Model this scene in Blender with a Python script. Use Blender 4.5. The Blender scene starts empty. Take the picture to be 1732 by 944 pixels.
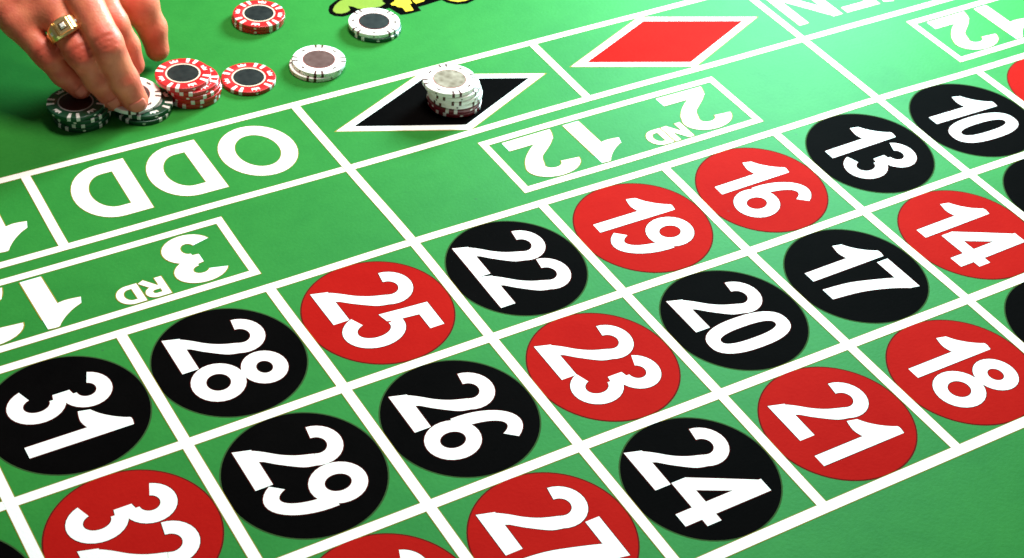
import bpy, bmesh, math, random
import numpy as np
from mathutils import Vector, Matrix
from mathutils.geometry import delaunay_2d_cdt

random.seed(7)
S = 0.1            # one betting square is 10 cm; shapes below are written in squares
SC = bpy.context.scene
COL = SC.collection

# ------------------------------------------------------------------ camera
cam_d = bpy.data.cameras.new('camera')
cam = bpy.data.objects.new('camera', cam_d); COL.objects.link(cam)
cam.location = Vector((-1.3209, -7.5718, 7.0327)) * S
cam.rotation_euler = (0.87323, -0.07224, -0.53623)
cam_d.sensor_width = 36; cam_d.lens = 60.01
cam_d.clip_start = 0.01; cam_d.clip_end = 50
cam_d.dof.use_dof = True; cam_d.dof.focus_distance = 1.02; cam_d.dof.aperture_fstop = 20
SC.camera = cam

# ------------------------------------------------------------------ world and lamps
world = bpy.data.worlds.new('World'); SC.world = world; world.use_nodes = True
bg = world.node_tree.nodes['Background']
bg.inputs['Color'].default_value = (1.0, 0.96, 0.90, 1); bg.inputs['Strength'].default_value = 0.11

def area(name, loc, aim, size, power, color):
    d = bpy.data.lights.new(name, 'AREA'); d.shape = 'SQUARE'; d.size = size * S; d.energy = power; d.color = color
    o = bpy.data.objects.new(name, d); COL.objects.link(o)
    o.location = Vector(loc) * S
    o.rotation_euler = (Vector(aim) - Vector(loc)).to_track_quat('-Z', 'Y').to_euler()
    return o
area('window_light', (11.2, 5.5, 4.1), (6.8, 1.0, 0), 2.6, 36, (0.58, 0.95, 1.0))
area('ceiling_light', (4.8, 3.0, 9.2), (2.0, 1.2, 0), 3.4, 13, (1.0, 0.96, 0.88))

vs = SC.view_settings
vs.view_transform = 'Standard'; vs.look = 'None'; vs.exposure = 0.0; vs.gamma = 1.0

# ------------------------------------------------------------------ materials
def nodes(m):
    m.use_nodes = True
    nt = m.node_tree
    return nt, nt.nodes, nt.links, nt.nodes['Principled BSDF']
def simple(name, col, rough=0.5, metal=0.0, spec=0.5, coat=0.0, bump=0.0, bscale=400, vary=0.0, vscale=60):
    m = bpy.data.materials.new(name); nt, N, L, b = nodes(m)
    b.inputs['Base Color'].default_value = (*col, 1); b.inputs['Roughness'].default_value = rough
    b.inputs['Metallic'].default_value = metal; b.inputs['Specular IOR Level'].default_value = spec
    b.inputs['Coat Weight'].default_value = coat
    tc = N.new('ShaderNodeTexCoord')
    if vary:
        n = N.new('ShaderNodeTexNoise'); n.inputs['Scale'].default_value = vscale; n.inputs['Detail'].default_value = 4
        r = N.new('ShaderNodeMix'); r.data_type = 'RGBA'
        r.inputs[6].default_value = (*[c * (1 - vary) for c in col], 1); r.inputs[7].default_value = (*[min(1, c * (1 + vary)) for c in col], 1)
        L.new(tc.outputs['Object'], n.inputs['Vector']); L.new(n.outputs['Fac'], r.inputs[0]); L.new(r.outputs[2], b.inputs['Base Color'])
    if bump:
        n = N.new('ShaderNodeTexNoise'); n.inputs['Scale'].default_value = bscale; n.inputs['Detail'].default_value = 3
        bp_ = N.new('ShaderNodeBump'); bp_.inputs['Strength'].default_value = bump; bp_.inputs['Distance'].default_value = 0.0004
        L.new(tc.outputs['Object'], n.inputs['Vector']); L.new(n.outputs['Fac'], bp_.inputs['Height']); L.new(bp_.outputs['Normal'], b.inputs['Normal'])
    return m

def cloth(name, a, b_, sheen, tint, spec, stint, rough=0.62, fuzz=0.35):
    """baize with a blotchy dye, fine nap and a few worn specks"""
    m = bpy.data.materials.new(name); nt, N, L, b = nodes(m)
    b.inputs['Roughness'].default_value = rough
    b.inputs['Specular IOR Level'].default_value = spec
    b.inputs['Specular Tint'].default_value = (*stint, 1)
    b.inputs['Sheen Weight'].default_value = sheen
    b.inputs['Sheen Tint'].default_value = (*tint, 1)
    b.inputs['Sheen Roughness'].default_value = 0.45
    tc = N.new('ShaderNodeTexCoord')
    n1 = N.new('ShaderNodeTexNoise'); n1.inputs['Scale'].default_value = 9; n1.inputs['Detail'].default_value = 6
    n2 = N.new('ShaderNodeTexNoise'); n2.inputs['Scale'].default_value = 420; n2.inputs['Detail'].default_value = 3
    n3 = N.new('ShaderNodeTexNoise'); n3.inputs['Scale'].default_value = 70; n3.inputs['Detail'].default_value = 5
    for n in (n1, n2, n3): L.new(tc.outputs['Object'], n.inputs['Vector'])
    ad = N.new('ShaderNodeMath'); ad.operation = 'ADD'
    ml = N.new('ShaderNodeMath'); ml.operation = 'MULTIPLY'; ml.inputs[1].default_value = fuzz
    m3 = N.new('ShaderNodeMath'); m3.operation = 'MULTIPLY_ADD'; m3.inputs[1].default_value = 0.45
    L.new(n2.outputs['Fac'], ml.inputs[0]); L.new(n3.outputs['Fac'], m3.inputs[0]); L.new(ml.outputs[0], m3.inputs[2])
    L.new(n1.outputs['Fac'], ad.inputs[0]); L.new(m3.outputs[0], ad.inputs[1])
    mr = N.new('ShaderNodeMapRange'); mr.inputs[1].default_value = 0.55; mr.inputs[2].default_value = 1.25
    L.new(ad.outputs[0], mr.inputs[0])
    mx = N.new('ShaderNodeMix'); mx.data_type = 'RGBA'
    mx.inputs[6].default_value = (*a, 1); mx.inputs[7].default_value = (*b_, 1)
    L.new(mr.outputs[0], mx.inputs[0])
    # lint and worn specks
    vo = N.new('ShaderNodeTexVoronoi'); vo.inputs['Scale'].default_value = 75; vo.inputs['Randomness'].default_value = 1.0
    L.new(tc.outputs['Object'], vo.inputs['Vector'])
    sm = N.new('ShaderNodeMapRange'); sm.inputs[1].default_value = 0.10; sm.inputs[2].default_value = 0.03
    L.new(vo.outputs['Distance'], sm.inputs[0])
    n4 = N.new('ShaderNodeTexNoise'); n4.inputs['Scale'].default_value = 34; L.new(tc.outputs['Object'], n4.inputs['Vector'])
    s4 = N.new('ShaderNodeMapRange'); s4.inputs[1].default_value = 0.57; s4.inputs[2].default_value = 0.66; s4.inputs[4].default_value = 0.5
    L.new(n4.outputs['Fac'], s4.inputs[0])
    pm = N.new('ShaderNodeMath'); pm.operation = 'MULTIPLY'; L.new(sm.outputs[0], pm.inputs[0]); L.new(s4.outputs[0], pm.inputs[1])
    m2 = N.new('ShaderNodeMix'); m2.data_type = 'RGBA'
    g_ = sum(a) / 3; m2.inputs[7].default_value = (a[0] * .4 + g_ * .35, a[1] * .4 + g_ * .35, a[2] * .4 + g_ * .35, 1)
    L.new(pm.outputs[0], m2.inputs[0]); L.new(mx.outputs[2], m2.inputs[6]); L.new(m2.outputs[2], b.inputs['Base Color'])
    bp_ = N.new('ShaderNodeBump'); bp_.inputs['Strength'].default_value = 0.35; bp_.inputs['Distance'].default_value = 0.0003
    L.new(n2.outputs['Fac'], bp_.inputs['Height']); L.new(bp_.outputs['Normal'], b.inputs['Normal'])
    return m

M = {}
M['felt'] = cloth('green_baize', (0.019, 0.142, 0.015), (0.032, 0.198, 0.025), 0.05, (0.05, 1.0, 0.75), 0.09, (0.0, 1.0, 1.0))
M['white'] = cloth('white_print', (0.76, 0.75, 0.70), (0.84, 0.83, 0.79), 0.1, (1, 1, 1), 0.3, (1, 1, 1), 0.6, 0.2)
M['black'] = cloth('black_print', (0.0010, 0.0008, 0.0008), (0.0026, 0.0020, 0.0020), 0.0, (1, 1, 1), 0.003, (1, 1, 1), 0.7)
M['red'] = cloth('red_print', (0.32, 0.006, 0.005), (0.385, 0.010, 0.007), 0.0, (1, .5, .4), 0.004, (1, .5, .4))
M['edge'] = simple('sharpen_halo_olive', (0.30, 0.20, 0.025), 0.9, spec=0.03)  # these three edge colours imitate a camera sharpening halo round the print
M['edge_dark'] = simple('sharpen_halo_dark_red', (0.10, 0.008, 0.006), 0.9, spec=0.02)
M['edge_black'] = simple('sharpen_halo_dark_green', (0.03, 0.07, 0.02), 0.9, spec=0.02)
M['logo_green'] = cloth('lime_print', (0.15, 0.23, 0.015), (0.22, 0.27, 0.02), 0.0, (1, 1, 1), 0.2, (1, 1, 1))
M['logo_yellow'] = cloth('yellow_print', (0.66, 0.42, 0.008), (0.74, 0.48, 0.012), 0.0, (1, 1, 1), 0.2, (1, 1, 1))
M['wood'] = simple('table_board', (0.10, 0.045, 0.02), 0.4, vary=0.4)

M['chip_red'] = simple('red_clay', (0.52, 0.010, 0.012), 0.36, coat=0.25, bump=0.1, vary=0.12)
M['chip_maroon'] = simple('maroon_clay', (0.16, 0.004, 0.012), 0.36, coat=0.25, bump=0.1, vary=0.12)
M['chip_green'] = simple('dark_green_clay', (0.004, 0.060, 0.026), 0.36, coat=0.25, bump=0.1, vary=0.15)
M['chip_white'] = simple('ivory_clay', (0.93, 0.90, 0.84), 0.38, coat=0.2, bump=0.1, vary=0.05)
M['spot_white'] = simple('white_inlaid_spot', (0.80, 0.76, 0.72), 0.4)
M['spot_brown'] = simple('dark_red_inlaid_spot', (0.085, 0.012, 0.008), 0.45)
M['ring_cream'] = simple('cream_ring', (0.80, 0.60, 0.46), 0.4)
M['ring_red'] = simple('thin_red_ring', (0.35, 0.03, 0.03), 0.4)
M['ring_grey'] = simple('grey_ring', (0.35, 0.33, 0.31), 0.4)
def foil(name, a, b_, rough):
    m = bpy.data.materials.new(name); nt, N, L, b = nodes(m)
    b.inputs['Roughness'].default_value = rough; b.inputs['Specular IOR Level'].default_value = 0.22
    tc = N.new('ShaderNodeTexCoord'); w = N.new('ShaderNodeTexVoronoi'); w.inputs['Scale'].default_value = 230
    n = N.new('ShaderNodeTexNoise'); n.inputs['Scale'].default_value = 90
    mx = N.new('ShaderNodeMix'); mx.data_type = 'RGBA'; mx.inputs[6].default_value = (*a, 1); mx.inputs[7].default_value = (*b_, 1)
    mu = N.new('ShaderNodeMath'); mu.operation = 'MULTIPLY'
    L.new(tc.outputs['Object'], w.inputs['Vector']); L.new(tc.outputs['Object'], n.inputs['Vector'])
    L.new(w.outputs['Distance'], mu.inputs[0]); L.new(n.outputs['Fac'], mu.inputs[1]); mu.use_clamp = True
    L.new(mu.outputs[0], mx.inputs[0]); L.new(mx.outputs[2], b.inputs['Base Color'])
    return m
M['inlay_black'] = foil('black_inlay', (0.002, 0.003, 0.003), (0.026, 0.028, 0.025), 0.5)
M['inlay_brown_glare'] = foil('brown_glare_inlay', (0.09, 0.045, 0.04), (0.17, 0.10, 0.09), 0.35)  # glare on a glossy black centre, put into the base colour
M['inlay_silver_glare'] = foil('silver_glare_inlay', (0.15, 0.115, 0.08), (0.55, 0.47, 0.38), 0.25)  # lamp reflection on a glossy black centre, painted as a silvery base
M['inlay_dark'] = foil('dark_brown_inlay', (0.022, 0.006, 0.005), (0.05, 0.016, 0.012), 0.4)

def metal_gold():
    m = simple('polished_gold', (1.0, 0.74, 0.34), 0.33, metal=1.0, bump=0.15, bscale=900)
    return m
M['gold'] = metal_gold()
M['dark_gold'] = simple('darkened_gold', (0.20, 0.075, 0.02), 0.45, metal=0.7)
M['stone'] = simple('clear_stone', (0.95, 0.93, 0.90), 0.06, spec=1.0, coat=1.0)

def skin_mat():
    m = bpy.data.materials.new('skin'); nt, N, L, b = nodes(m)
    b.inputs['Roughness'].default_value = 0.48; b.inputs['Specular IOR Level'].default_value = 0.35
    b.inputs['Subsurface Weight'].default_value = 0.12
    b.inputs['Subsurface Radius'].default_value = (1.0, 0.25, 0.1); b.inputs['Subsurface Scale'].default_value = 0.003
    tc = N.new('ShaderNodeTexCoord'); at = N.new('ShaderNodeAttribute'); at.attribute_name = 'redness'
    n = N.new('ShaderNodeTexNoise'); n.inputs['Scale'].default_value = 75; n.inputs['Detail'].default_value = 5
    n2 = N.new('ShaderNodeTexNoise'); n2.inputs['Scale'].default_value = 600; n2.inputs['Detail'].default_value = 4
    for q in (n, n2): L.new(tc.outputs['Object'], q.inputs['Vector'])
    mx = N.new('ShaderNodeMix'); mx.data_type = 'RGBA'
    mx.inputs[6].default_value = (0.80, 0.235, 0.125, 1); mx.inputs[7].default_value = (0.66, 0.135, 0.078, 1)
    mr = N.new('ShaderNodeMapRange'); mr.inputs[1].default_value = 0.38; mr.inputs[2].default_value = 0.66
    L.new(n.outputs['Fac'], mr.inputs[0]); L.new(mr.outputs[0], mx.inputs[0])
    m2 = N.new('ShaderNodeMix'); m2.data_type = 'RGBA'; m2.inputs[7].default_value = (0.60, 0.080, 0.050, 1)
    L.new(mx.outputs[2], m2.inputs[6]); L.new(at.outputs['Fac'], m2.inputs[0]); L.new(m2.outputs[2], b.inputs['Base Color'])
    bp_ = N.new('ShaderNodeBump'); bp_.inputs['Strength'].default_value = 0.30; bp_.inputs['Distance'].default_value = 0.0008
    ad = N.new('ShaderNodeMath'); ad.operation = 'ADD'
    L.new(n.outputs['Fac'], ad.inputs[0]); L.new(n2.outputs['Fac'], ad.inputs[1])
    L.new(ad.outputs[0], bp_.inputs['Height']); L.new(bp_.outputs['Normal'], b.inputs['Normal'])
    return m
M['skin'] = skin_mat()
M['nail'] = simple('fingernail', (0.74, 0.19, 0.13), 0.42, spec=0.25)

# ------------------------------------------------------------------ helpers
def tag(o, label=None, cat=None, group=None, kind=None):
    if label: o['label'] = label
    if cat: o['category'] = cat
    if group: o['group'] = group
    if kind: o['kind'] = kind
    return o
def empty(name, loc=(0, 0, 0), rz=0.0):
    o = bpy.data.objects.new(name, None); COL.objects.link(o)
    o.location = Vector(loc) * S; o.rotation_euler = (0, 0, rz); o.empty_display_size = 0.01
    return o
def link(name, me, parent=None):
    o = bpy.data.objects.new(name, me); COL.objects.link(o)
    if parent: o.parent = parent
    return o
def mesh(name, verts, faces, mats, idx=None, smooth=False):
    me = bpy.data.meshes.new(name)
    me.from_pydata([(x * S, y * S, z * S) for x, y, z in verts], [], faces)
    for m in mats: me.materials.append(m)
    if idx is not None: me.polygons.foreach_set('material_index', idx)
    if smooth: me.polygons.foreach_set('use_smooth', [True] * len(me.polygons))
    me.update()
    return me

# ------------------------------------------------------------------ the cloth is stretched a little unevenly
STRETCH = np.array([(0.0, -1.036, -0.0079, -0.0006), (1.0, -0.0, 0.0107, -0.001), (1.0, -1.036, 0.0063, -0.002), (2.0, -0.0, -0.0212, -0.0017), (2.0, -1.036, 0.0031, 0.0099), (2.0, -2.072, 0.0022, -0.0009), (3.0, -0.0, 0.0302, 0.0173), (3.0, -1.036, 0.0118, 0.0086), (3.0, -2.072, 0.0034, 0.0017), (4.0, -0.0, -0.0009, 0.0046), (4.0, -1.036, -0.0033, 0.0043), (4.0, -2.072, -0.0002, -0.006), (4.0, -3.107, -0.013, 0.006), (5.0, -0.0, 0.0187, -0.0098), (5.0, -1.036, -0.0139, -0.0116), (5.0, -2.072, -0.0021, -0.0099), (5.0, -3.107, 0.0054, 0.0018), (6.0, -0.0, 0.0026, -0.0014), (6.0, -1.036, -0.0106, -0.0004), (6.0, -2.072, 0.0073, -0.0145), (7.0, -0.0, 0.0099, 0.0164), (7.0, -1.036, -0.0119, 0.0124), (8.0, -0.0, -0.0035, -0.0108), (1.0, 0.927, -0.0151, -0.0085), (3.0, 0.927, 0.002, -0.0147), (5.0, 0.927, -0.0136, 0.0163), (7.0, 0.927, 0.0103, 0.0005), (1.0, 1.771, 0.0122, -0.0026), (3.0, 1.771, -0.016, -0.0035), (5.0, 1.771, -0.0023, 0.0009)])
def warp(x, y):
    w = np.exp(-((x - STRETCH[:, 0])**2 + (y - STRETCH[:, 1])**2) / (2 * 0.42**2))
    s = w.sum() + 0.15
    return x + float((w * STRETCH[:, 2]).sum() / s), y + float((w * STRETCH[:, 3]).sum() / s)

def sheet(polys, z, up=True):
    """union of flat polygons -> verts, triangles"""
    vs_, fs = [], []
    for p in polys:
        k = len(vs_); a = sum(p[i][0] * p[(i + 1) % len(p)][1] - p[(i + 1) % len(p)][0] * p[i][1] for i in range(len(p)))
        q = p if a > 0 else p[::-1]
        vs_ += [Vector(v) for v in q]; fs.append(list(range(k, k + len(q))))
    ov, oe, of, _, _, orf = delaunay_2d_cdt(vs_, [], fs, 0, 1e-6)
    out = []
    Q4 = np.array([(p if len(p) == 4 else p[:4]) for p in polys if len(p) == 4]).reshape(-1, 4, 2)
    def inside(c):
        if len(polys) == 1: return True
        d = np.roll(Q4, -1, 1) - Q4; e = np.array(c) - Q4
        cr = d[..., 0] * e[..., 1] - d[..., 1] * e[..., 0]
        return bool(((cr > -1e-9).all(1) | (cr < 1e-9).all(1)).any())
    one = len(polys) == 1
    for f, o in zip(of, orf):
        if (o if one else inside(sum((ov[k] for k in f), Vector((0, 0))) / 3)):
            a = sum(ov[f[i]].x * ov[f[(i + 1) % 3]].y - ov[f[(i + 1) % 3]].x * ov[f[i]].y for i in range(3))
            if abs(a) > 4e-6: out.append(list(f) if a > 0 else list(f)[::-1])
    return [(v.x, v.y, z) for v in ov], out
def print_mesh(name, polys, mat, z, edge=None, emat=None, parent=None, do_warp=True):
    z *= 0.6
    v, f = sheet(polys, z)
    mats = [mat]; idx = [0] * len(f)
    if edge:
        v2, f2 = sheet(edge, z - 0.00054); k = len(v); v += v2; f += [[i + k for i in t] for t in f2]
        mats.append(emat or M['edge']); idx += [1] * len(f2)
    if do_warp: v = [(*warp(x, y), zz) for x, y, zz in v]
    return link(name, mesh(name, v, f, mats, idx), parent)

def stroke(pts, w, cap=0.0):
    """quads along a centreline, mitred"""
    P = [Vector(p) for p in pts]; n = len(P); closed = (P[0] - P[-1]).length < 1e-6
    L_, R_ = [], []
    for i in range(n):
        if closed:
            a = P[i - 1] if i > 0 else P[-2]; b = P[i + 1] if i < n - 1 else P[1]
        else:
            a = P[max(i - 1, 0)]; b = P[min(i + 1, n - 1)]
        d0 = (P[i] - a).normalized() if (P[i] - a).length > 1e-9 else (b - P[i]).normalized()
        d1 = (b - P[i]).normalized() if (b - P[i]).length > 1e-9 else d0
        t = (d0 + d1).normalized(); nn = Vector((-t.y, t.x)); c = max(0.45, nn.dot(Vector((-d0.y, d0.x))))
        q = P[i].copy()
        if cap and not closed and i == 0: q -= d1 * cap
        if cap and not closed and i == n - 1: q += d0 * cap
        L_.append(q + nn * w / 2 / c); R_.append(q - nn * w / 2 / c)
    return [[tuple(L_[i]), tuple(L_[i + 1]), tuple(R_[i + 1]), tuple(R_[i])] for i in range(n - 1)]
def arc(cx, cy, rx, ry, a0, a1, n=14):
    return [(cx + rx * math.cos(math.radians(a0 + (a1 - a0) * i / n)), cy + ry * math.sin(math.radians(a0 + (a1 - a0) * i / n))) for i in range(n + 1)]
def ell(cx, cy, rx, ry, a0, a1, h, n=28):
    return ('r', arc(cx, cy, rx + h, ry + h, a0, a1, n), arc(cx, cy, rx - h, ry - h, a0, a1, n))
def sup(cx, cy, rx, ry, n, e=0.82):
    f = lambda v: math.copysign(abs(v)**e, v)
    return [(cx + rx * f(math.cos(2 * math.pi * i / n)), cy + ry * f(math.sin(2 * math.pi * i / n))) for i in range(n + 1)]
def spline(pts, n=6):
    out = []
    P = [pts[0]] + list(pts) + [pts[-1]]
    for i in range(1, len(P) - 2):
        p0, p1, p2, p3 = [Vector(q) for q in P[i - 1:i + 3]]
        for k in range(n):
            t = k / n
            out.append(tuple(0.5 * ((2 * p1) + (-p0 + p2) * t + (2 * p0 - 5 * p1 + 4 * p2 - p3) * t * t + (-p0 + 3 * p1 - 3 * p2 + p3) * t**3)))
    out.append(tuple(pts[-1])); return out

# every glyph: (width, list of ('s', centreline) strokes or ('p', polygon)); height 1
def glyph(ch, w):
    h = w / 2
    if ch == '0': return 0.49, [('r', sup(.245, .5, .245, .5, 36), sup(.245, .5, .245 - 2 * h, .5 - 2 * h, 36))]
    if ch == '1':
        x1 = .39; x0 = x1 - max(w * 1.0, .148)
        return 0.455, [('r', [(x0, 0), (x0, .55), (x0, .80)], [(x1, 0), (x1, .55), (x1, .80)]),
                      ('r', spline([(.025, .695), (.11, .755), (.20, .85), (.265, .945), (.30, 1.0), (x1, .990)], 3), spline([(.0, .585), (.07, .57), (.15, .565), (.25, .60), (.31, .68), (x1, .80)], 3))]
    if ch == '2':
        e = math.radians(-24); ex, ey, k = .27, 1 - h - .185, (w - .165) / 2
        le = (ex + (.182 - h) * math.cos(e - .15), ey + (.185 - h) * math.sin(e - .15)); re = (ex + (.182 + h) * math.cos(e), ey + (.185 + h) * math.sin(e))
        l = spline([(0, .0), (.045 - k, .155), (.12 - k, .275 + k), (.22 - k, .395 + k), (.305, .52), le], 3)
        r = spline([(.28, .0), (.225 + k, .165), (.33 + k, .30 - k), (.42 + k, .42 - k), (.485 + k, .53), re], 3)
        return 0.54, [arc(ex, ey, .182, .185, 178, -26, 16), ('r', [(0, 0), (.50, 0), (.54, 0)], [(.05, w + .025), (.50, w + .025), (.54, w + .025)]), ('r', l, r)]
    if ch == '3': return 0.50, [ell(.240, 1 - h - .170, .168, .170, 160, -90, h, 20), ell(.240, h + .196, .240 - h + .01, .200, 90, -160, h, 20), ('r', [(.175, .445), (.20, .44), (.26, .43)], [(.175, .610), (.20, .615), (.26, .63)])]
    if ch == '4': return 0.60, [('r', [(.345, 0), (.345, .5), (.345, 1.0)], [(.51, 0), (.51, .5), (.51, 1.0)]), ('r', [(0, .35), (.18, .68), (.36, 1.0)], [(.175, .34), (.29, .56), (.40, .78)]), ('r', [(0, .35), (.3, .35), (.60, .35)], [(0, .19), (.3, .19), (.60, .19)])]
    if ch == '5': return 0.53, [('r', [(.115, 1), (.30, 1), (.49, 1)], [(.115, 1 - w - .01), (.30, 1 - w - .01), (.49, 1 - w - .01)]),
                             ('r', [(.115, 1.0), (.095, .73), (.07, .47)], [(.27, 1.0), (.245, .80), (.225, .61)]),
                             ('r', [(.07, .47), (.13, .482), (.20, .50)], [(.085, .62), (.16, .64), (.24, .655)]),
                             ell(.255, .328, .27 - h, .328 - h, 102, -156, h, 24)]
    if ch == '6': return 0.51, [ell(.255, h + .205, .255 - h, .205, 0, 360, h), ell(.300, .44, .300 - h, .56 - h, 185, 50, h, 16)]
    if ch == '9':
        wd, L = glyph('6', w); return wd, [('r', [(wd - x, 1 - y) for x, y in s[1]], [(wd - x, 1 - y) for x, y in s[2]]) for s in L]
    if ch == '7': return 0.52, [('r', [(0, 1), (.30, 1), (.52, 1)], [(0, 1 - w), (.28, 1 - w), (.50, 1 - w + .05)]), ('r', spline([(.30, 1 - w + .02), (.215, .62), (.135, .33), (.10, 0)], 4), spline([(.505, .90), (.405, .68), (.315, .36), (.275, 0)], 4))]
    if ch == '8': return 0.54, [ell(.27, 1 - h - .158, .165, .158, 0, 360, h), ell(.27, h + .197, .27 - h, .197, 0, 360, h)]
    if ch == 'O': return 0.84, [ell(.42, .5, .42 - h, .5 - h, 0, 360, h, 36)]
    if ch == 'D': return 0.70, [[(h, 0), (h, 1)], [(h, h), (.30, h)] + arc(.30, .5, .40 - h, .5 - h, -90, 90, 18)[1:] + [(h, 1 - h)]]
    if ch == 'N': return 0.72, [[(h, 0), (h, 1)], [(.72 - h, 0), (.72 - h, 1)], [(h, .96), (.72 - h, .04)]]
    if ch == 'E': return 0.56, [[(h, 0), (h, 1)], [(0, h), (.56, h)], [(0, .5), (.50, .5)], [(0, 1 - h), (.56, 1 - h)]]
    if ch == 'V': return 0.74, [[(.07, 1), (.37, .04)], [(.67, 1), (.37, .04)]]
    if ch == 'R': return 0.66, [[(h, 0), (h, 1)], [(h, 1 - h), (.36, 1 - h)] + arc(.36, .70, .24 - h / 2, .30 - h, 90, -90, 12)[1:] + [(h, .40 + h)], [(.33, .44), (.60, 0)]]
    if ch == 'S': return 0.58, [arc(.29, .735, .22, .265 - h, 40, 255, 12) + arc(.29, .265, .22, .265 - h, 75, -140, 12)]
    if ch == 'T': return 0.60, [[(.30, 0), (.30, 1)], [(0, 1 - h), (.60, 1 - h)]]
    if ch == '-': return 0.34, [[(0, .46), (.34, .46)]]
    return 0.3, []
def text_polys(s, w, adv, tf, grow=0.0, tight={}):
    """tf: glyph-space point -> table point; returns polygons"""
    out = []; x = 0
    for i, ch in enumerate(s):
        wd, L = glyph(ch, w)
        for c in L:
            if c[0] == 'r':
                l, r = [Vector(q) for q in c[1]], [Vector(q) for q in c[2]]
                l, r = [a + (a - b).normalized() * grow for a, b in zip(l, r)], [b + (b - a).normalized() * grow for a, b in zip(l, r)]
                qs = [[tuple(l[k]), tuple(l[k + 1]), tuple(r[k + 1]), tuple(r[k])] for k in range(len(l) - 1)]
            else: qs = stroke(c, w + 2 * grow, grow)
            for q in qs:
                out.append([tf(x + px, py) for px, py in q])
        x += wd + adv
    return out
def text_width(s, w, adv): return sum(glyph(c, w)[0] for c in s) + adv * (len(s) - 1)

# ------------------------------------------------------------------ the table
HV, DZ, OU = 1.0358, 0.9265, 0.8445
YT = DZ + OU
table = tag(empty('roulette_table', (0, 0, 0)), 'green baize roulette table printed with white lines, red and black number circles', 'roulette table')
def felt_mesh():
    n = 60; x0, x1, y0, y1 = -5.0, 14.0, -7.5, 8.0
    v = []; f = []
    for j in range(n + 1):
        for i in range(n + 1): v.append((x0 + (x1 - x0) * i / n, y0 + (y1 - y0) * j / n, 0))
    for j in range(n):
        for i in range(n):
            a = j * (n + 1) + i; f.append((a, a + 1, a + n + 2, a + n + 1))
    k = len(v)
    # turned-down rim of the cloth
    ring = [(x0, y0), (x1, y0), (x1, y1), (x0, y1)]
    for x, y in ring: v.append((x, y, 0)); 
    for x, y in ring: v.append((x, y, -0.25))
    for i in range(4): f.append((k + i, k + 4 + i, k + 4 + (i + 1) % 4, k + (i + 1) % 4))
    return mesh('felt', v, f, [M['felt']])
link('felt', felt_mesh(), table)
bx = [(x, y, z) for z in (-0.26, -0.75) for x, y in ((-5.02, -7.52), (14.02, -7.52), (14.02, 8.02), (-5.02, 8.02))]
link('table_board', mesh('table_board', bx, [(0, 1, 2, 3), (7, 6, 5, 4)] + [(i, i + 4, (i + 1) % 4 + 4, (i + 1) % 4) for i in range(4)], [M['wood']]), table)

E_ = 0.0048      # width of the added rim that imitates a sharpening halo
def strip(p, q, w, g=0.0):
    n = max(2, int(math.hypot(q[0] - p[0], q[1] - p[1]) / 0.12))
    pts = [(p[0] + (q[0] - p[0]) * i / n, p[1] + (q[1] - p[1]) * i / n) for i in range(n + 1)]
    return stroke(pts, w + 2 * g, g)
def line(p, q, w, z, name='grid_line'):
    return print_mesh(name, strip(p, q, w), M['white'], z, strip(p, q, w, E_), parent=table)
U0, U1 = -2.0, 10.5
hw = 0.066
for y, w in ((YT, .057), (DZ, .057), (0, .060), (-HV, .064), (-2 * HV, .067), (-3 * HV, .070)):
    line((U0, y), (U1, y), w, 0.0022)
for u in range(-1, 11):
    line((u, 0.030), (u, -3 * HV - 0.03), 0.065, 0.0030)
for u in (-1, 3, 7):
    line((u, DZ + 0.03), (u, -0.0), 0.064, 0.0034)
for u in (-1, 1, 3, 5, 7, 9):
    line((u, YT + 0.028), (u, DZ - 0.028), 0.062, 0.0030)

RED = {1, 3, 5, 7, 9, 12, 14, 16, 18, 19, 21, 23, 25, 27, 30, 32, 34, 36}
def ellipse(cx, cy, rx, ry, n=72):
    return [(cx + rx * math.cos(2 * math.pi * i / n), cy + ry * math.sin(2 * math.pi * i / n)) for i in range(n)]
for cell in range(-1, 10):
    for row in range(3):
        num = 31 - 3 * cell + row; col = 'red' if num in RED else 'black'
        cx, cy = cell + 0.495, -(row + 0.5) * HV + 0.004
        rx, ry = 0.462, 0.480
        r = print_mesh('number_roundel', [ellipse(cx, cy, rx, ry)], M[col], 0.0016, [ellipse(cx, cy, rx + .009, ry + .009)],
                       M['edge_dark' if col == 'red' else 'edge_black'], parent=table)
        tag(r, '%s circle printed with the white number %d' % (col, num))
        s = str(num); w = 0.150; adv = -0.01
        wd = text_width(s, w, adv) - (.055 if s[-1] == '1' else 0); hgt = 0.605
        top_y = cy + wd * hgt / 2 + 0.015; base_u = cell + 0.197
        tf = lambda gx, gy: (base_u + gy * hgt, top_y - gx * hgt)
        print_mesh('numeral', text_polys(s, w, adv, tf), M['white'], 0.0030, text_polys(s, w, adv, tf, 0.008),
                   M['edge_dark'], parent=r)

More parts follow.
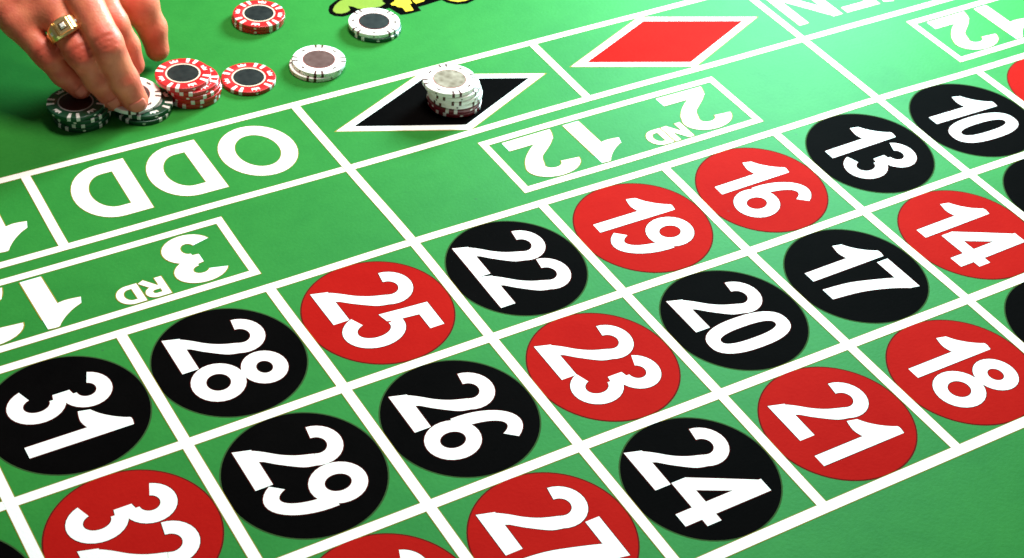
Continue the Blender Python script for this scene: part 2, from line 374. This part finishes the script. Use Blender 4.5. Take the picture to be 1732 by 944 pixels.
def frame(x0, x1, y0, y1, w, g=0.0):
    out = []
    h = w / 2
    for p, q in (((x0 - h, y0), (x1 + h, y0)), ((x0 - h, y1), (x1 + h, y1)), ((x0, y0), (x0, y1)), ((x1, y0), (x1, y1))):
        out += strip(p, q, w, g)
    return out
def flipped(x_right, y_top, h, sx=1.0):
    # lettering that reads from the far side of the table
    return lambda gx, gy: (x_right - gx * h * sx, y_top - gy * h)
def letters(s_, w, adv, tf, h, z, parent):
    x = 0
    for ch in s_:
        t2 = lambda gx, gy, x=x: tf(gx + x, gy)
        o = print_mesh('letter', text_polys(ch, w, 0, t2), M['white'], z, text_polys(ch, w, 0, t2, E_ / h), parent=parent)
        tag(o, 'white printed %s, upside down' % ch); x += glyph(ch, w)[0] + adv
for k, (c, num, small) in enumerate(((1, '3', 'RD'), (5, '2', 'ND'), (9, '1', 'ST'))):
    fr = print_mesh('bet_frame', frame(c - 1.01, c + 0.985, 0.172, 0.765, 0.054), M['white'], 0.0022,
                    frame(c - 1.01, c + 0.985, 0.172, 0.765, 0.054, E_), parent=table)
    tag(fr, 'white outlined box reading %s%s 12 upside down' % (num, small))
    def put(s_, xr, yb, h, sx, w, adv):
        tf = lambda gx, gy: (xr - gx * h * sx, yb + (1 - gy) * h)
        letters(s_, w, adv, tf, h, 0.0030, fr)
    put(num, c + .855, .222, .492, 1.40 if num == '3' else 1.52, .180, 0)
    put(small, c + .430, .215, .180, 1.28, .20, .06)
    put('1', c - .085, .215, .50, 1.45, .185, 0)
    put('2', c - .480, .215, .50, 1.50, .185, 0)

def word(s_, x_right, y0, h, sx, w, adv, z=0.0022):
    tf = lambda gx, gy: (x_right - gx * h * sx, y0 + (1 - gy) * h)
    letters(s_, w, adv, tf, h, z, table)
word('ODD', 2.800, 1.075, 0.595, 1.07, 0.180, 0.13)
word('EVEN', 8.855, 1.105, 0.53, 1.16, 0.15, 0.09)
word('19-36', 0.865, 1.045, 0.575, 1.15, 0.18, 0.08)
word('1-18', 10.7, 1.045, 0.575, 1.15, 0.18, 0.08)
for cx, col in ((4.0, 'black'), (5.985, 'red')):
    cy = 1.352
    def dia(a, b): return [(cx - a, cy), (cx, cy - b), (cx + a, cy), (cx, cy + b)]
    bd = print_mesh('bet_diamond', [dia(.875, .392)], M['white'], 0.0016, [dia(.893, .400)], parent=table)
    tag(bd, 'printed %s diamond with a white border' % col)
    print_mesh('diamond_fill', [dia(.735, .327)], M[col], 0.0024, parent=bd)

# printed game logo, only its lower edge in view
LOGO = {'black': [[(3.783, 2.832), (3.819, 2.888), (3.885, 2.931), (3.966, 2.968), (4.11, 3.042), (4.406, 3.006), (4.316, 2.805), (4.249, 2.743), (4.231, 2.67), (4.11, 2.661), (3.977, 2.72), (3.892, 2.704), (3.844, 2.702), (3.79, 2.737), (3.772, 2.783)], [(4.23, 2.791), (4.249, 2.743), (4.233, 2.674), (4.251, 2.607), (4.27, 2.541), (4.332, 2.53), (4.446, 2.533), (4.448, 2.592), (4.513, 2.594), (4.587, 2.603), (4.672, 2.611), (4.691, 2.557), (4.742, 2.504), (4.827, 2.479), (4.932, 2.511), (5.09, 2.707), (4.39, 3.013), (4.304, 2.81)]], 'green': [[(3.821, 2.828), (3.861, 2.875), (3.919, 2.916), (3.988, 2.934), (4.111, 3.005), (4.35, 2.956), (4.288, 2.817), (4.23, 2.791), (4.234, 2.741), (4.177, 2.717), (4.05, 2.732), (4.006, 2.76), (3.984, 2.802), (3.954, 2.828), (3.941, 2.767), (3.905, 2.748), (3.856, 2.745), (3.82, 2.769), (3.812, 2.801)]], 'yellow': [[(4.273, 2.723), (4.319, 2.741), (4.408, 2.93), (4.523, 2.88), (4.443, 2.73), (4.433, 2.662), (4.407, 2.655), (4.393, 2.562), (4.326, 2.57), (4.331, 2.635), (4.302, 2.654), (4.296, 2.683), (4.27, 2.698)], [(4.463, 2.73), (4.539, 2.873), (4.636, 2.83), (4.537, 2.652), (4.458, 2.642), (4.453, 2.675)], [(4.688, 2.641), (4.77, 2.771), (5.006, 2.668), (4.914, 2.541), (4.842, 2.522), (4.778, 2.533), (4.736, 2.565)]]}
for k, (bl, fl) in enumerate(((0, (('green', 0),)), (1, (('yellow', 0), ('yellow', 1), ('yellow', 2))))):
    lg = print_mesh('logo_outline', [LOGO['black'][bl]], M['black'], 0.0012 + k * .0004, parent=table, do_warp=False)
    tag(lg, 'black outline of the cartoon lettering at the far edge')
    for cn, q in fl: print_mesh('logo_fill', [LOGO[cn][q]], M['logo_' + cn], 0.0024, parent=lg, do_warp=False)

# ------------------------------------------------------------------ chips
R_, T_, BV = 0.198, 0.0335, 0.0055
def profile(g=0.0):
    p = []
    for k in range(5):
        a = math.radians(-90 + 90 * k / 4); p.append((R_ - BV + (BV + g) * math.cos(a), BV + (BV + g) * math.sin(a)))
    for k in range(5):
        a = math.radians(90 * k / 4); p.append((R_ - BV + (BV + g) * math.cos(a), T_ - BV + (BV + g) * math.sin(a)))
    return p
def chip_body():
    n = 72; pr = profile(); v = []; f = []
    pr = [(0.13, 0.0)] + pr + [(0.128, T_), (0.126, T_ - 0.0012)]
    for r, z in pr:
        for i in range(n): a = 2 * math.pi * i / n; v.append((r * math.cos(a), r * math.sin(a), z))
    for j in range(len(pr) - 1):
        for i in range(n): f.append((j * n + i, j * n + (i + 1) % n, (j + 1) * n + (i + 1) % n, (j + 1) * n + i))
    f.append(list(range(n))[::-1]); f.append([(len(pr) - 1) * n + i for i in range(n)])
    return v, f
def disc(r, z, n=48):
    return [(r * math.cos(2 * math.pi * i / n), r * math.sin(2 * math.pi * i / n), z) for i in range(n)], [list(range(n))]
def annulus(r0, r1, z, n=48):
    v = disc(r0, z, n)[0] + disc(r1, z, n)[0]
    return v, [(i, i + n, (i + 1) % n + n, (i + 1) % n) for i in range(n)]
def wrap(a0, a1, rin, part='all', g=0.0009):
    """a stripe that starts on the face at rin and folds over the edge"""
    pr = profile(g)
    if part == 'all': pr = pr[1:] + [(rin, T_ + g)]
    else: pr = pr[3:7]
    n = 3; v = []; f = []
    for r, z in pr:
        for i in range(n + 1): a = math.radians(a0 + (a1 - a0) * i / n); v.append((r * math.cos(a), r * math.sin(a), z))
    for j in range(len(pr) - 1):
        for i in range(n): f.append((j * (n + 1) + i, j * (n + 1) + i + 1, (j + 1) * (n + 1) + i + 1, (j + 1) * (n + 1) + i))
    return v, f
def crown(a, r, s, z):
    base = [(-1, -.55), (1, -.55), (1.15, .55), (.5, .05), (0, .75), (-.5, .05), (-1.15, .55)]
    v = []
    for x, y in base:
        t = math.radians(a) ; rr = r + y * s; v.append((rr * math.cos(t) - x * s * math.sin(t), rr * math.sin(t) + x * s * math.cos(t), z))
    return v, [(0, 1, 3), (1, 2, 3), (0, 3, 4, 5), (0, 5, 6)]
def lozenge(a, r, s, z0):
    t = math.radians(a); c, s_ = math.cos(t), math.sin(t); rr = R_ + 0.0010; v = []
    for x, y in ((-1, 0), (-.5, -.45), (.5, -.45), (1, 0), (.5, .45), (-.5, .45)):
        v.append((rr * c - x * s * s_, rr * s_ + x * s * c, z0 + y * s * 1.2))
    return v, [(0, 1, 2, 3, 4, 5)]
PARTS = {}
def chip_meshes(kind):
    """kind: body material, spot material, half width of a stripe, inlay radius"""
    if kind in PARTS: return PARTS[kind]
    body, spot, hwid, sep, ring = {'red': ('chip_red', 'spot_white', 4.0, 9.5, 'ring_cream'), 'maroon': ('chip_maroon', 'spot_white', 3.6, 9.0, 'ring_cream'),
                             'green': ('chip_green', 'spot_white', 3.8, 9.3, 'ring_grey'), 'white': ('chip_white', 'spot_brown', 2.7, 7.8, 'ring_red')}[kind]
    rin = {'red': .142, 'maroon': .142, 'green': .145, 'white': .156}[kind]
    D = dict(chip_body=mesh('chip_body', *chip_body(), [M[body]], smooth=True), ring=None, spots=[], crowns=[], dots=[])
    D['chip_body'].polygons.foreach_set('use_smooth', [len(p.vertices) == 4 for p in D['chip_body'].polygons])
    rr = (0.113, 0.124) if kind != 'white' else (0.1165, 0.1205)
    D['ring'] = mesh('inlay_ring', *annulus(*rr, T_ + 0.0010), [M[ring]])
    D['ri'] = rr[0]
    for q in range(4):
        for s_ in (-1, 1):
            c = 90 * q + s_ * sep
            D['spots'].append(mesh('edge_stripe', *wrap(c - hwid, c + hwid, rin), [M[spot]], smooth=True))
        D['crowns'].append(mesh('crown_mark', *crown(90 * q + 45, .163, .0280 if kind != 'white' else .0170, T_ + 0.0010), [M[spot]]))
        D['dots'].append(mesh('edge_mark', *lozenge(90 * q + 45, R_, .013 if kind != 'white' else .009, T_ * .5), [M[spot]]))
    PARTS[kind] = D; return D
INL = {}
def inlay_mesh(mat, r):
    if (mat, r) not in INL: INL[(mat, r)] = mesh('inlay', *disc(r, T_ + 0.0007), [M[mat]])
    return INL[(mat, r)]
def chip(kind, x, y, z, rz, label, group=None, inlay='inlay_black', tilt=(0, 0)):
    D = chip_meshes(kind)
    r = empty('poker_chip', (x, y, z), math.radians(rz))
    r.rotation_euler = (math.radians(tilt[0]), math.radians(tilt[1]), math.radians(rz))
    tag(r, label, 'poker chip', group)
    link('chip_body', D['chip_body'], r); link('inlay_ring', D['ring'], r); link('inlay', inlay_mesh(inlay, D['ri']), r)
    for m in D['spots']: link('edge_stripe', m, r)
    for m in D['crowns']: link('crown_mark', m, r)
    for m in D['dots']: link('edge_mark', m, r)
    return r
CT = T_ + 0.0012
G = 'chips in the stack '
# two red chips near the far edge
chip('red', 3.225, 2.915, 0, 15, 'lower red chip of the pair lying farthest from the number grid', G + 'of two red chips')
chip('red', 3.232, 2.909, CT, 12, 'upper red chip, white crowns showing, of the pair farthest from the number grid', G + 'of two red chips')
# white on green, under the cartoon lettering
chip('green', 3.992, 2.437, 0, 24, 'dark green chip beneath a white chip beside the yellow cartoon lettering', G + 'beside the lettering')
chip('white', 3.985, 2.447, CT, 17, 'white chip with black centre overlapping the cartoon lettering', G + 'beside the lettering')
# two white chips
chip('white', 3.345, 2.140, 0, 54, 'lower chip of the two-chip white stack between lone red chip and lettering', G + 'of two white chips')
chip('white', 3.368, 2.140, CT, 64, 'white chip with brown glare coloured into its centre on top of the two-chip white stack', G + 'of two white chips', 'inlay_brown_glare')
# the lone red chip
chip('red', 2.822, 2.182, 0, 39, 'single red chip with black centre lying flat right of the red stack')
# red stack of five
rs = [(2.392, 2.196, 40), (2.402, 2.196, 75), (2.398, 2.200, 12), (2.385, 2.206, 58), (2.338, 2.228, 46)]
ln = ['bottom chip of the five-chip red stack under the thumb', 'second chip from the bottom of the five-chip red stack', 'middle chip of the five-chip red stack',
      'second chip from the top of the five-chip red stack', 'top chip of the five-chip red stack, slid towards the hand']
for i, (x, y, a) in enumerate(rs): chip('red', x, y, i * CT, a, ln[i], G + 'of five red chips')
# green stack of four
gs = [(1.585, 2.252, 30), (1.592, 2.250, 62), (1.578, 2.250, 15), (1.550, 2.250, 66)]
ln = ['bottom chip of the leftmost dark green stack', 'second chip from the bottom of the leftmost dark green stack', 'second chip from the top of the leftmost dark green stack',
      'top chip of the leftmost dark green stack, brown centre partly under the fingers']
for i, (x, y, a) in enumerate(gs): chip('green', x, y, i * CT, a, ln[i], G + 'of four green chips', 'inlay_dark')
# green pair with a white chip on it, held by the hand
chip('green', 2.000, 2.152, 0, 25, 'bottom dark green chip of the stack held by the fingertips', G + 'under the fingertips')
chip('green', 2.016, 2.164, CT, 48, 'upper dark green chip beneath the white chip held by the fingertips', G + 'under the fingertips', 'inlay_dark')
chip('white', 1.950, 2.215, 2 * CT + 0.012, 70, 'tilted white chip pinched between middle finger and forefinger', G + 'under the fingertips', 'inlay_brown_glare', tilt=(3, -5))
# the bet on the black diamond
ds = [('maroon', 4.060, 1.308, 30), ('maroon', 4.052, 1.308, 55), ('white', 4.062, 1.312, 20), ('white', 4.050, 1.312, 66), ('white', 4.040, 1.318, 35), ('white', 4.018, 1.328, 77)]
ln = ['bottom maroon chip of the bet on the black diamond', 'upper of the two maroon chips in the bet on the black diamond', 'lowest white chip of the bet on the black diamond',
      'second white chip from the bottom of the bet on the black diamond', 'white chip just under the topmost chip on the black diamond', 'topmost white chip with silvery glare coloured into its centre on the black diamond']
for i, (k, x, y, a) in enumerate(ds):
    chip(k, x, y, i * CT, a, ln[i], G + 'on the black diamond', 'inlay_silver_glare' if i == 5 else 'inlay_black', tilt=(0, 0))

# ------------------------------------------------------------------ the hand, one surface grown round its bones
J = {'pinky': [(1.6125, 2.3131, 0.19), (1.5166, 2.3693, 0.31), (1.4307, 2.416, 0.46), (1.228, 2.7798, 0.74)], 'ring': [(1.7942, 2.1903, 0.13), (1.7171, 2.2218, 0.3), (1.6276, 2.2753, 0.5), (1.497, 2.8013, 0.86)], 'middle': [(1.9256, 2.0898, 0.14), (1.8622, 2.1145, 0.32), (1.7824, 2.1809, 0.6), (1.7285, 2.7271, 0.92)], 'index': [(2.0532, 2.4437, 0.19), (2.0181, 2.457, 0.36), (1.9459, 2.4799, 0.55), (1.8803, 2.8892, 0.88)], 'thumb': [(2.3111, 2.6527, 0.13), (2.2985, 2.6959, 0.3), (2.2192, 2.7449, 0.5), (2.0174, 3.3998, 0.85)], 'wrist': [(1.0202, 3.7632, 1.02), (0.0397, 5.2581, 1.3)]}
class Field:
    def __init__(s, lo, hi, h):
        s.h = h; s.lo = np.array(lo); s.n = np.ceil((np.array(hi) - s.lo) / h).astype(int) + 1
        ax = [s.lo[i] + h * np.arange(s.n[i]) for i in range(3)]
        s.X, s.Y, s.Z = np.meshgrid(*ax, indexing='ij')
        s.X = s.X.astype(np.float32); s.Y = s.Y.astype(np.float32); s.Z = s.Z.astype(np.float32)
    def cone(s, a, b, ra, rb, flat=None):
        a = np.array(a); b = np.array(b); d = b - a; L2 = float(d @ d)
        px, py, pz = s.X - a[0], s.Y - a[1], s.Z - a[2]
        t = np.clip((px * d[0] + py * d[1] + pz * d[2]) / L2, 0, 1)
        qx, qy, qz = px - t * d[0], py - t * d[1], pz - t * d[2]
        q2 = qx * qx + qy * qy + qz * qz
        if flat is not None:     # squash along a normal: thinner there
            nrm, k = flat; nrm = np.array(nrm); dn = qx * nrm[0] + qy * nrm[1] + qz * nrm[2]
            q2 = q2 + (k * k - 1) * dn * dn
        tt = t * t * (3 - 2 * t)
        return np.sqrt(q2) - (ra + (rb - ra) * tt)
def smin(a, b, k):
    h = np.clip(0.5 + 0.5 * (b - a) / k, 0, 1)
    return b + (a - b) * h - k * h * (1 - h)
def surface_nets(F, fld):
    sgn = F < 0; n = F.shape
    c = np.zeros(tuple(x - 1 for x in n), int)
    for i in (0, 1):
        for j in (0, 1):
            for k in (0, 1): c += sgn[i:n[0] - 1 + i, j:n[1] - 1 + j, k:n[2] - 1 + k]
    act = (c > 0) & (c < 8); idx = -np.ones(act.shape, int); cells = np.argwhere(act); idx[act] = np.arange(len(cells))
    acc = np.zeros((len(cells), 3)); cnt = np.zeros(len(cells))
    cor = [(i, j, k) for i in (0, 1) for j in (0, 1) for k in (0, 1)]
    val = {q: F[cells[:, 0] + q[0], cells[:, 1] + q[1], cells[:, 2] + q[2]] for q in cor}
    for q in cor:
        for ax in range(3):
            if q[ax] == 0:
                r = list(q); r[ax] = 1; r = tuple(r); a, b = val[q], val[r]
                m = (a < 0) != (b < 0); t = np.where(m, a / np.where(m, a - b, 1), 0)
                p = np.tile(np.array(q, float), (len(cells), 1)); p[:, ax] += t
                acc[m] += p[m]; cnt[m] += 1
    V = (cells + acc / cnt[:, None]) * fld.h + fld.lo
    quads = []
    for ax in range(3):
        u, v = (ax + 1) % 3, (ax + 2) % 3
        sl0 = [slice(None)] * 3; sl1 = [slice(None)] * 3
        sl0[ax] = slice(0, n[ax] - 1); sl1[ax] = slice(1, n[ax])
        a = sgn[tuple(sl0)]; b = sgn[tuple(sl1)]
        for flip, m in ((False, a & ~b), (True, ~a & b)):
            e = np.argwhere(m); e = e[(e[:, u] > 0) & (e[:, v] > 0) & (e[:, u] < n[u] - 1) & (e[:, v] < n[v] - 1)]
            du = np.zeros(3, int); du[u] = 1; dv = np.zeros(3, int); dv[v] = 1
            g = lambda w: idx[w[:, 0], w[:, 1], w[:, 2]]
            q = np.stack([g(e - du - dv), g(e - dv), g(e), g(e - du)], 1)
            if flip: q = q[:, ::-1]
            quads.append(q)
    return V, np.concatenate(quads)
fld = Field((-0.35, 1.75, 0.0), (2.55, 5.0, 1.62), 0.0145)
def finger(pts, rad):
    F = None
    for i in range(len(pts) - 1):
        c = fld.cone(pts[i], pts[i + 1], rad[i], rad[i + 1])
        F = c if F is None else smin(F, c, 0.035)
    return F
RAD = dict(pinky=(.078, .086, .092, .112), ring=(.088, .098, .105, .130), middle=(.092, .102, .114, .138), index=(.080, .090, .100, .130), thumb=(.088, .105, .148, .165))
TOWARD = np.array((-1.32 - 1.8, -7.57 - 2.3, 7.03 - 0.5)); TOWARD /= np.linalg.norm(TOWARD)
fg = {k: finger(J[k], RAD[k]) for k in RAD}
# swellings at the middle joints, little dips beside them
for k in ('pinky', 'ring', 'middle', 'index'):
    p = np.array(J[k][2]); d = np.array(J[k][3]) - p; d /= np.linalg.norm(d)
    c = p + TOWARD * 0.014
    fg[k] = smin(fg[k], fld.cone(c - d * .03, c + d * .03, RAD[k][2] * .90, RAD[k][2] * .90), 0.03)
back = None
W = np.array(J['wrist'][0]); W2 = np.array(J['wrist'][1])
up = np.array((0.0, 0.0, 1.0))
for k, off in (('pinky', (-.10, -.10, -.05)), ('ring', (-.02, -.04, 0)), ('middle', (.06, .02, .0)), ('index', (.14, .08, -.03))):
    m = np.array(J[k][3]); w = W + np.array(off)
    c = fld.cone(m, w, .135, .20); back = c if back is None else smin(back, c, 0.11)
for a_, b_, q in (('pinky', 'ring', .42), ('ring', 'middle', .16), ('middle', 'index', .10)):
    pa = np.array(J[a_][3]) * (1 - q) + np.array(J[a_][2]) * q; pb = np.array(J[b_][3]) * (1 - q) + np.array(J[b_][2]) * q
    back = smin(back, fld.cone(pa, pb, .092, .098), 0.05)
    back = smin(back, fld.cone((pa + pb) / 2, (np.array(J[a_][3]) + np.array(J[b_][3])) / 2, .085, .12), 0.05)
tm = fld.cone(J['thumb'][3], W + np.array((.16, .10, -.12)), .16, .20)
back = smin(back, tm, 0.14)
arm = fld.cone(W, W2, .235, .30, flat=((0.2, -0.3, 0.93), 1.18))
body = smin(back, arm, 0.18)
F = body
for k, kk in (('pinky', .05), ('ring', .05), ('middle', .05), ('index', .05), ('thumb', .08)):
    # fingers blend into the hand only near their roots, so the slits between them stay open
    F = smin(F, fg[k], kk) if k == 'thumb' else np.minimum(F, smin(body, fg[k], kk))
# skin folds over the joints
def fold(F, p, d, r, amp, wd, n):
    d = d / np.linalg.norm(d); c = p + TOWARD * r
    px, py, pz = fld.X - c[0], fld.Y - c[1], fld.Z - c[2]
    t = px * d[0] + py * d[1] + pz * d[2]; rr = px * px + py * py + pz * pz
    m = np.exp(-rr / (2 * (wd * 1.5)**2))
    s = 0
    for q in range(n): s = s + np.exp(-((t - (q - (n - 1) / 2) * 0.034)**2) / (2 * 0.008**2))
    return F + amp * m * s
for k in ('pinky', 'ring', 'middle'):
    P = [np.array(q) for q in J[k]]
    F = fold(F, P[2], P[3] - P[1], RAD[k][2], 0.016, 0.05, 3)
    F = fold(F, P[1], P[2] - P[0], RAD[k][1], 0.007, 0.04, 2)
V, Q = surface_nets(F, fld)
me = bpy.data.meshes.new('hand')
me.from_pydata((V * S).tolist(), [], Q.tolist()); me.update()
bm = bmesh.new(); bm.from_mesh(me)
for _ in range(3): bmesh.ops.smooth_vert(bm, verts=bm.verts, factor=0.4, use_axis_x=True, use_axis_y=True, use_axis_z=True)
bmesh.ops.recalc_face_normals(bm, faces=bm.faces); bm.to_mesh(me); bm.free()
me.polygons.foreach_set('use_smooth', [True] * len(me.polygons)); me.materials.append(M['skin'])
co = np.empty(len(me.vertices) * 3); me.vertices.foreach_get('co', co); co = co.reshape(-1, 3) / S
red = np.zeros(len(co))
for k in RAD:
    P = [np.array(q) for q in J[k]]
    for p, r, a in ((P[2] + TOWARD * .09, .085, .75), (P[1] + TOWARD * .08, .06, .35), (P[0], .13, .55), (P[3] + TOWARD * .12, .12, .3)):
        red = np.maximum(red, a * np.exp(-((co - p)**2).sum(1) / (2 * r * r)))
# the flanks where two fingers lie together are redder
at = me.attributes.new('redness', 'FLOAT', 'POINT'); at.data.foreach_set('value', red.astype(np.float32))
person = link('person', me)
tag(person, 'bare hand reaching down over the chips, gold ring on one finger', 'person')

def nail(k, lift, w, l, back_):
    P = [np.array(q) for q in J[k]]
    d = P[0] - P[1]; d /= np.linalg.norm(d); up_ = TOWARD - d * (TOWARD @ d); up_ /= np.linalg.norm(up_); sd = np.cross(d, up_)
    r = RAD[k][0] * 1.0; v = []; f = []; nu, nv = 10, 8
    c0 = P[0] - d * back_
    for j in range(nv + 1):
        t = j / nv
        for i in range(nu + 1):
            a = (i / nu - .5) * 2 * w
            half = 1.0 if t < .55 else math.sqrt(max(0.0, 1 - ((t - .55) / .45)**2 * .75))
            half *= 1.0 if t > .2 else (0.75 + 1.25 * t)
            a *= half
            rr = (r + lift) * (1.0 if t < .5 else 1.0 - .16 * ((t - .5) / .5)**2)
            p = c0 + d * (t * l) + up_ * rr * math.cos(a) + sd * rr * math.sin(a); v.append(tuple(p))
    for j in range(nv):
        for i in range(nu): f.append((j * (nu + 1) + i, j * (nu + 1) + i + 1, (j + 1) * (nu + 1) + i + 1, (j + 1) * (nu + 1) + i))
    me_ = mesh('fingernail', v, f, [M['nail']], smooth=True)
    o = link('fingernail', me_, person); s_ = o.modifiers.new('solid', 'SOLIDIFY'); s_.thickness = 0.0005; s_.offset = 0
nail('middle', .0015, .70, .085, .040); nail('ring', .0015, .68, .080, .040); nail('pinky', .0015, .66, .070, .035)

# ------------------------------------------------------------------ the gold ring
P2, P3 = np.array(J['ring'][2]), np.array(J['ring'][3])
ax_ = (P3 - P2) / np.linalg.norm(P3 - P2); ctr = P2 + (P3 - P2) * 0.27
upv = TOWARD - ax_ * (TOWARD @ ax_); upv /= np.linalg.norm(upv); sdv = np.cross(upv, ax_)
rot = Matrix((sdv, upv, ax_)).transposed()
gr = empty('gold_ring', tuple(ctr)); gr.rotation_mode = 'QUATERNION'; gr.rotation_quaternion = rot.to_quaternion()
tag(gr, 'gold ring set with small clear stones worn on the finger beside the little finger', 'ring')
rf = 0.122
def band():
    n = 64; v = []; f = []
    for i in range(n):
        a = 2 * math.pi * i / n; top = max(0.0, math.sin(a))
        hwid_ = 0.032 + 0.034 * top**1.6; th = 0.014 + 0.016 * top**2
        c = [(rf - .004, -hwid_), (rf + th * .7, -hwid_), (rf + th, -hwid_ * .75), (rf + th, hwid_ * .75), (rf + th * .7, hwid_), (rf - .004, hwid_)]
        for r, z in c: v.append((r * math.cos(a), r * math.sin(a), z))
    for i in range(n):
        for j in range(6): f.append((i * 6 + j, ((i + 1) % n) * 6 + j, ((i + 1) % n) * 6 + (j + 1) % 6, i * 6 + (j + 1) % 6))
    return v, [q[::-1] for q in f]
b_ = link('band', mesh('band', *band(), [M['gold']]), gr)
def box_on(a, r, sx, sz, h, mat, name, parent, taper=0.8):
    """a block sitting on the band at angle a"""
    c, s_ = math.cos(a), math.sin(a); v = []
    for k, rr in ((1, r), (taper, r + h)):
        for x, z in ((-sx, -sz), (sx, -sz), (sx, sz), (-sx, sz)):
            v.append((rr * c - x * k * s_, rr * s_ + x * k * c, z * k))
    return link(name, mesh(name, v, [(3, 2, 1, 0), (4, 5, 6, 7)] + [(i, (i + 1) % 4, (i + 1) % 4 + 4, i + 4) for i in range(4)], [M[mat]]), parent)
H2 = math.pi / 2
bz = box_on(H2, rf + .026, .044, .052, .014, 'gold', 'bezel', gr, .92)
box_on(H2, rf + .0385, .026, .027, .003, 'dark_gold', 'recess', bz, .98)
box_on(H2, rf + .040, .021, .021, .018, 'stone', 'stone', bz, .60)
for s_ in (-1, 1):
    for z in (-.043, .043): box_on(H2 + s_ * .14, rf + .036, .008, .008, .012, 'gold', 'prong', bz, .6)
    box_on(H2 + s_ * .44, rf + .022, .010, .058, .018, 'gold', 'raised_bar', gr, .75)
    box_on(H2 + s_ * .62, rf + .018, .012, .040, .004, 'dark_gold', 'groove', gr, .9)
    box_on(H2 + s_ * .68, rf + .014, .016, .016, .016, 'stone', 'stone', gr, .55)
    box_on(H2 + s_ * .95, rf + .008, .008, .042, .016, 'gold', 'raised_bar', gr, .75)
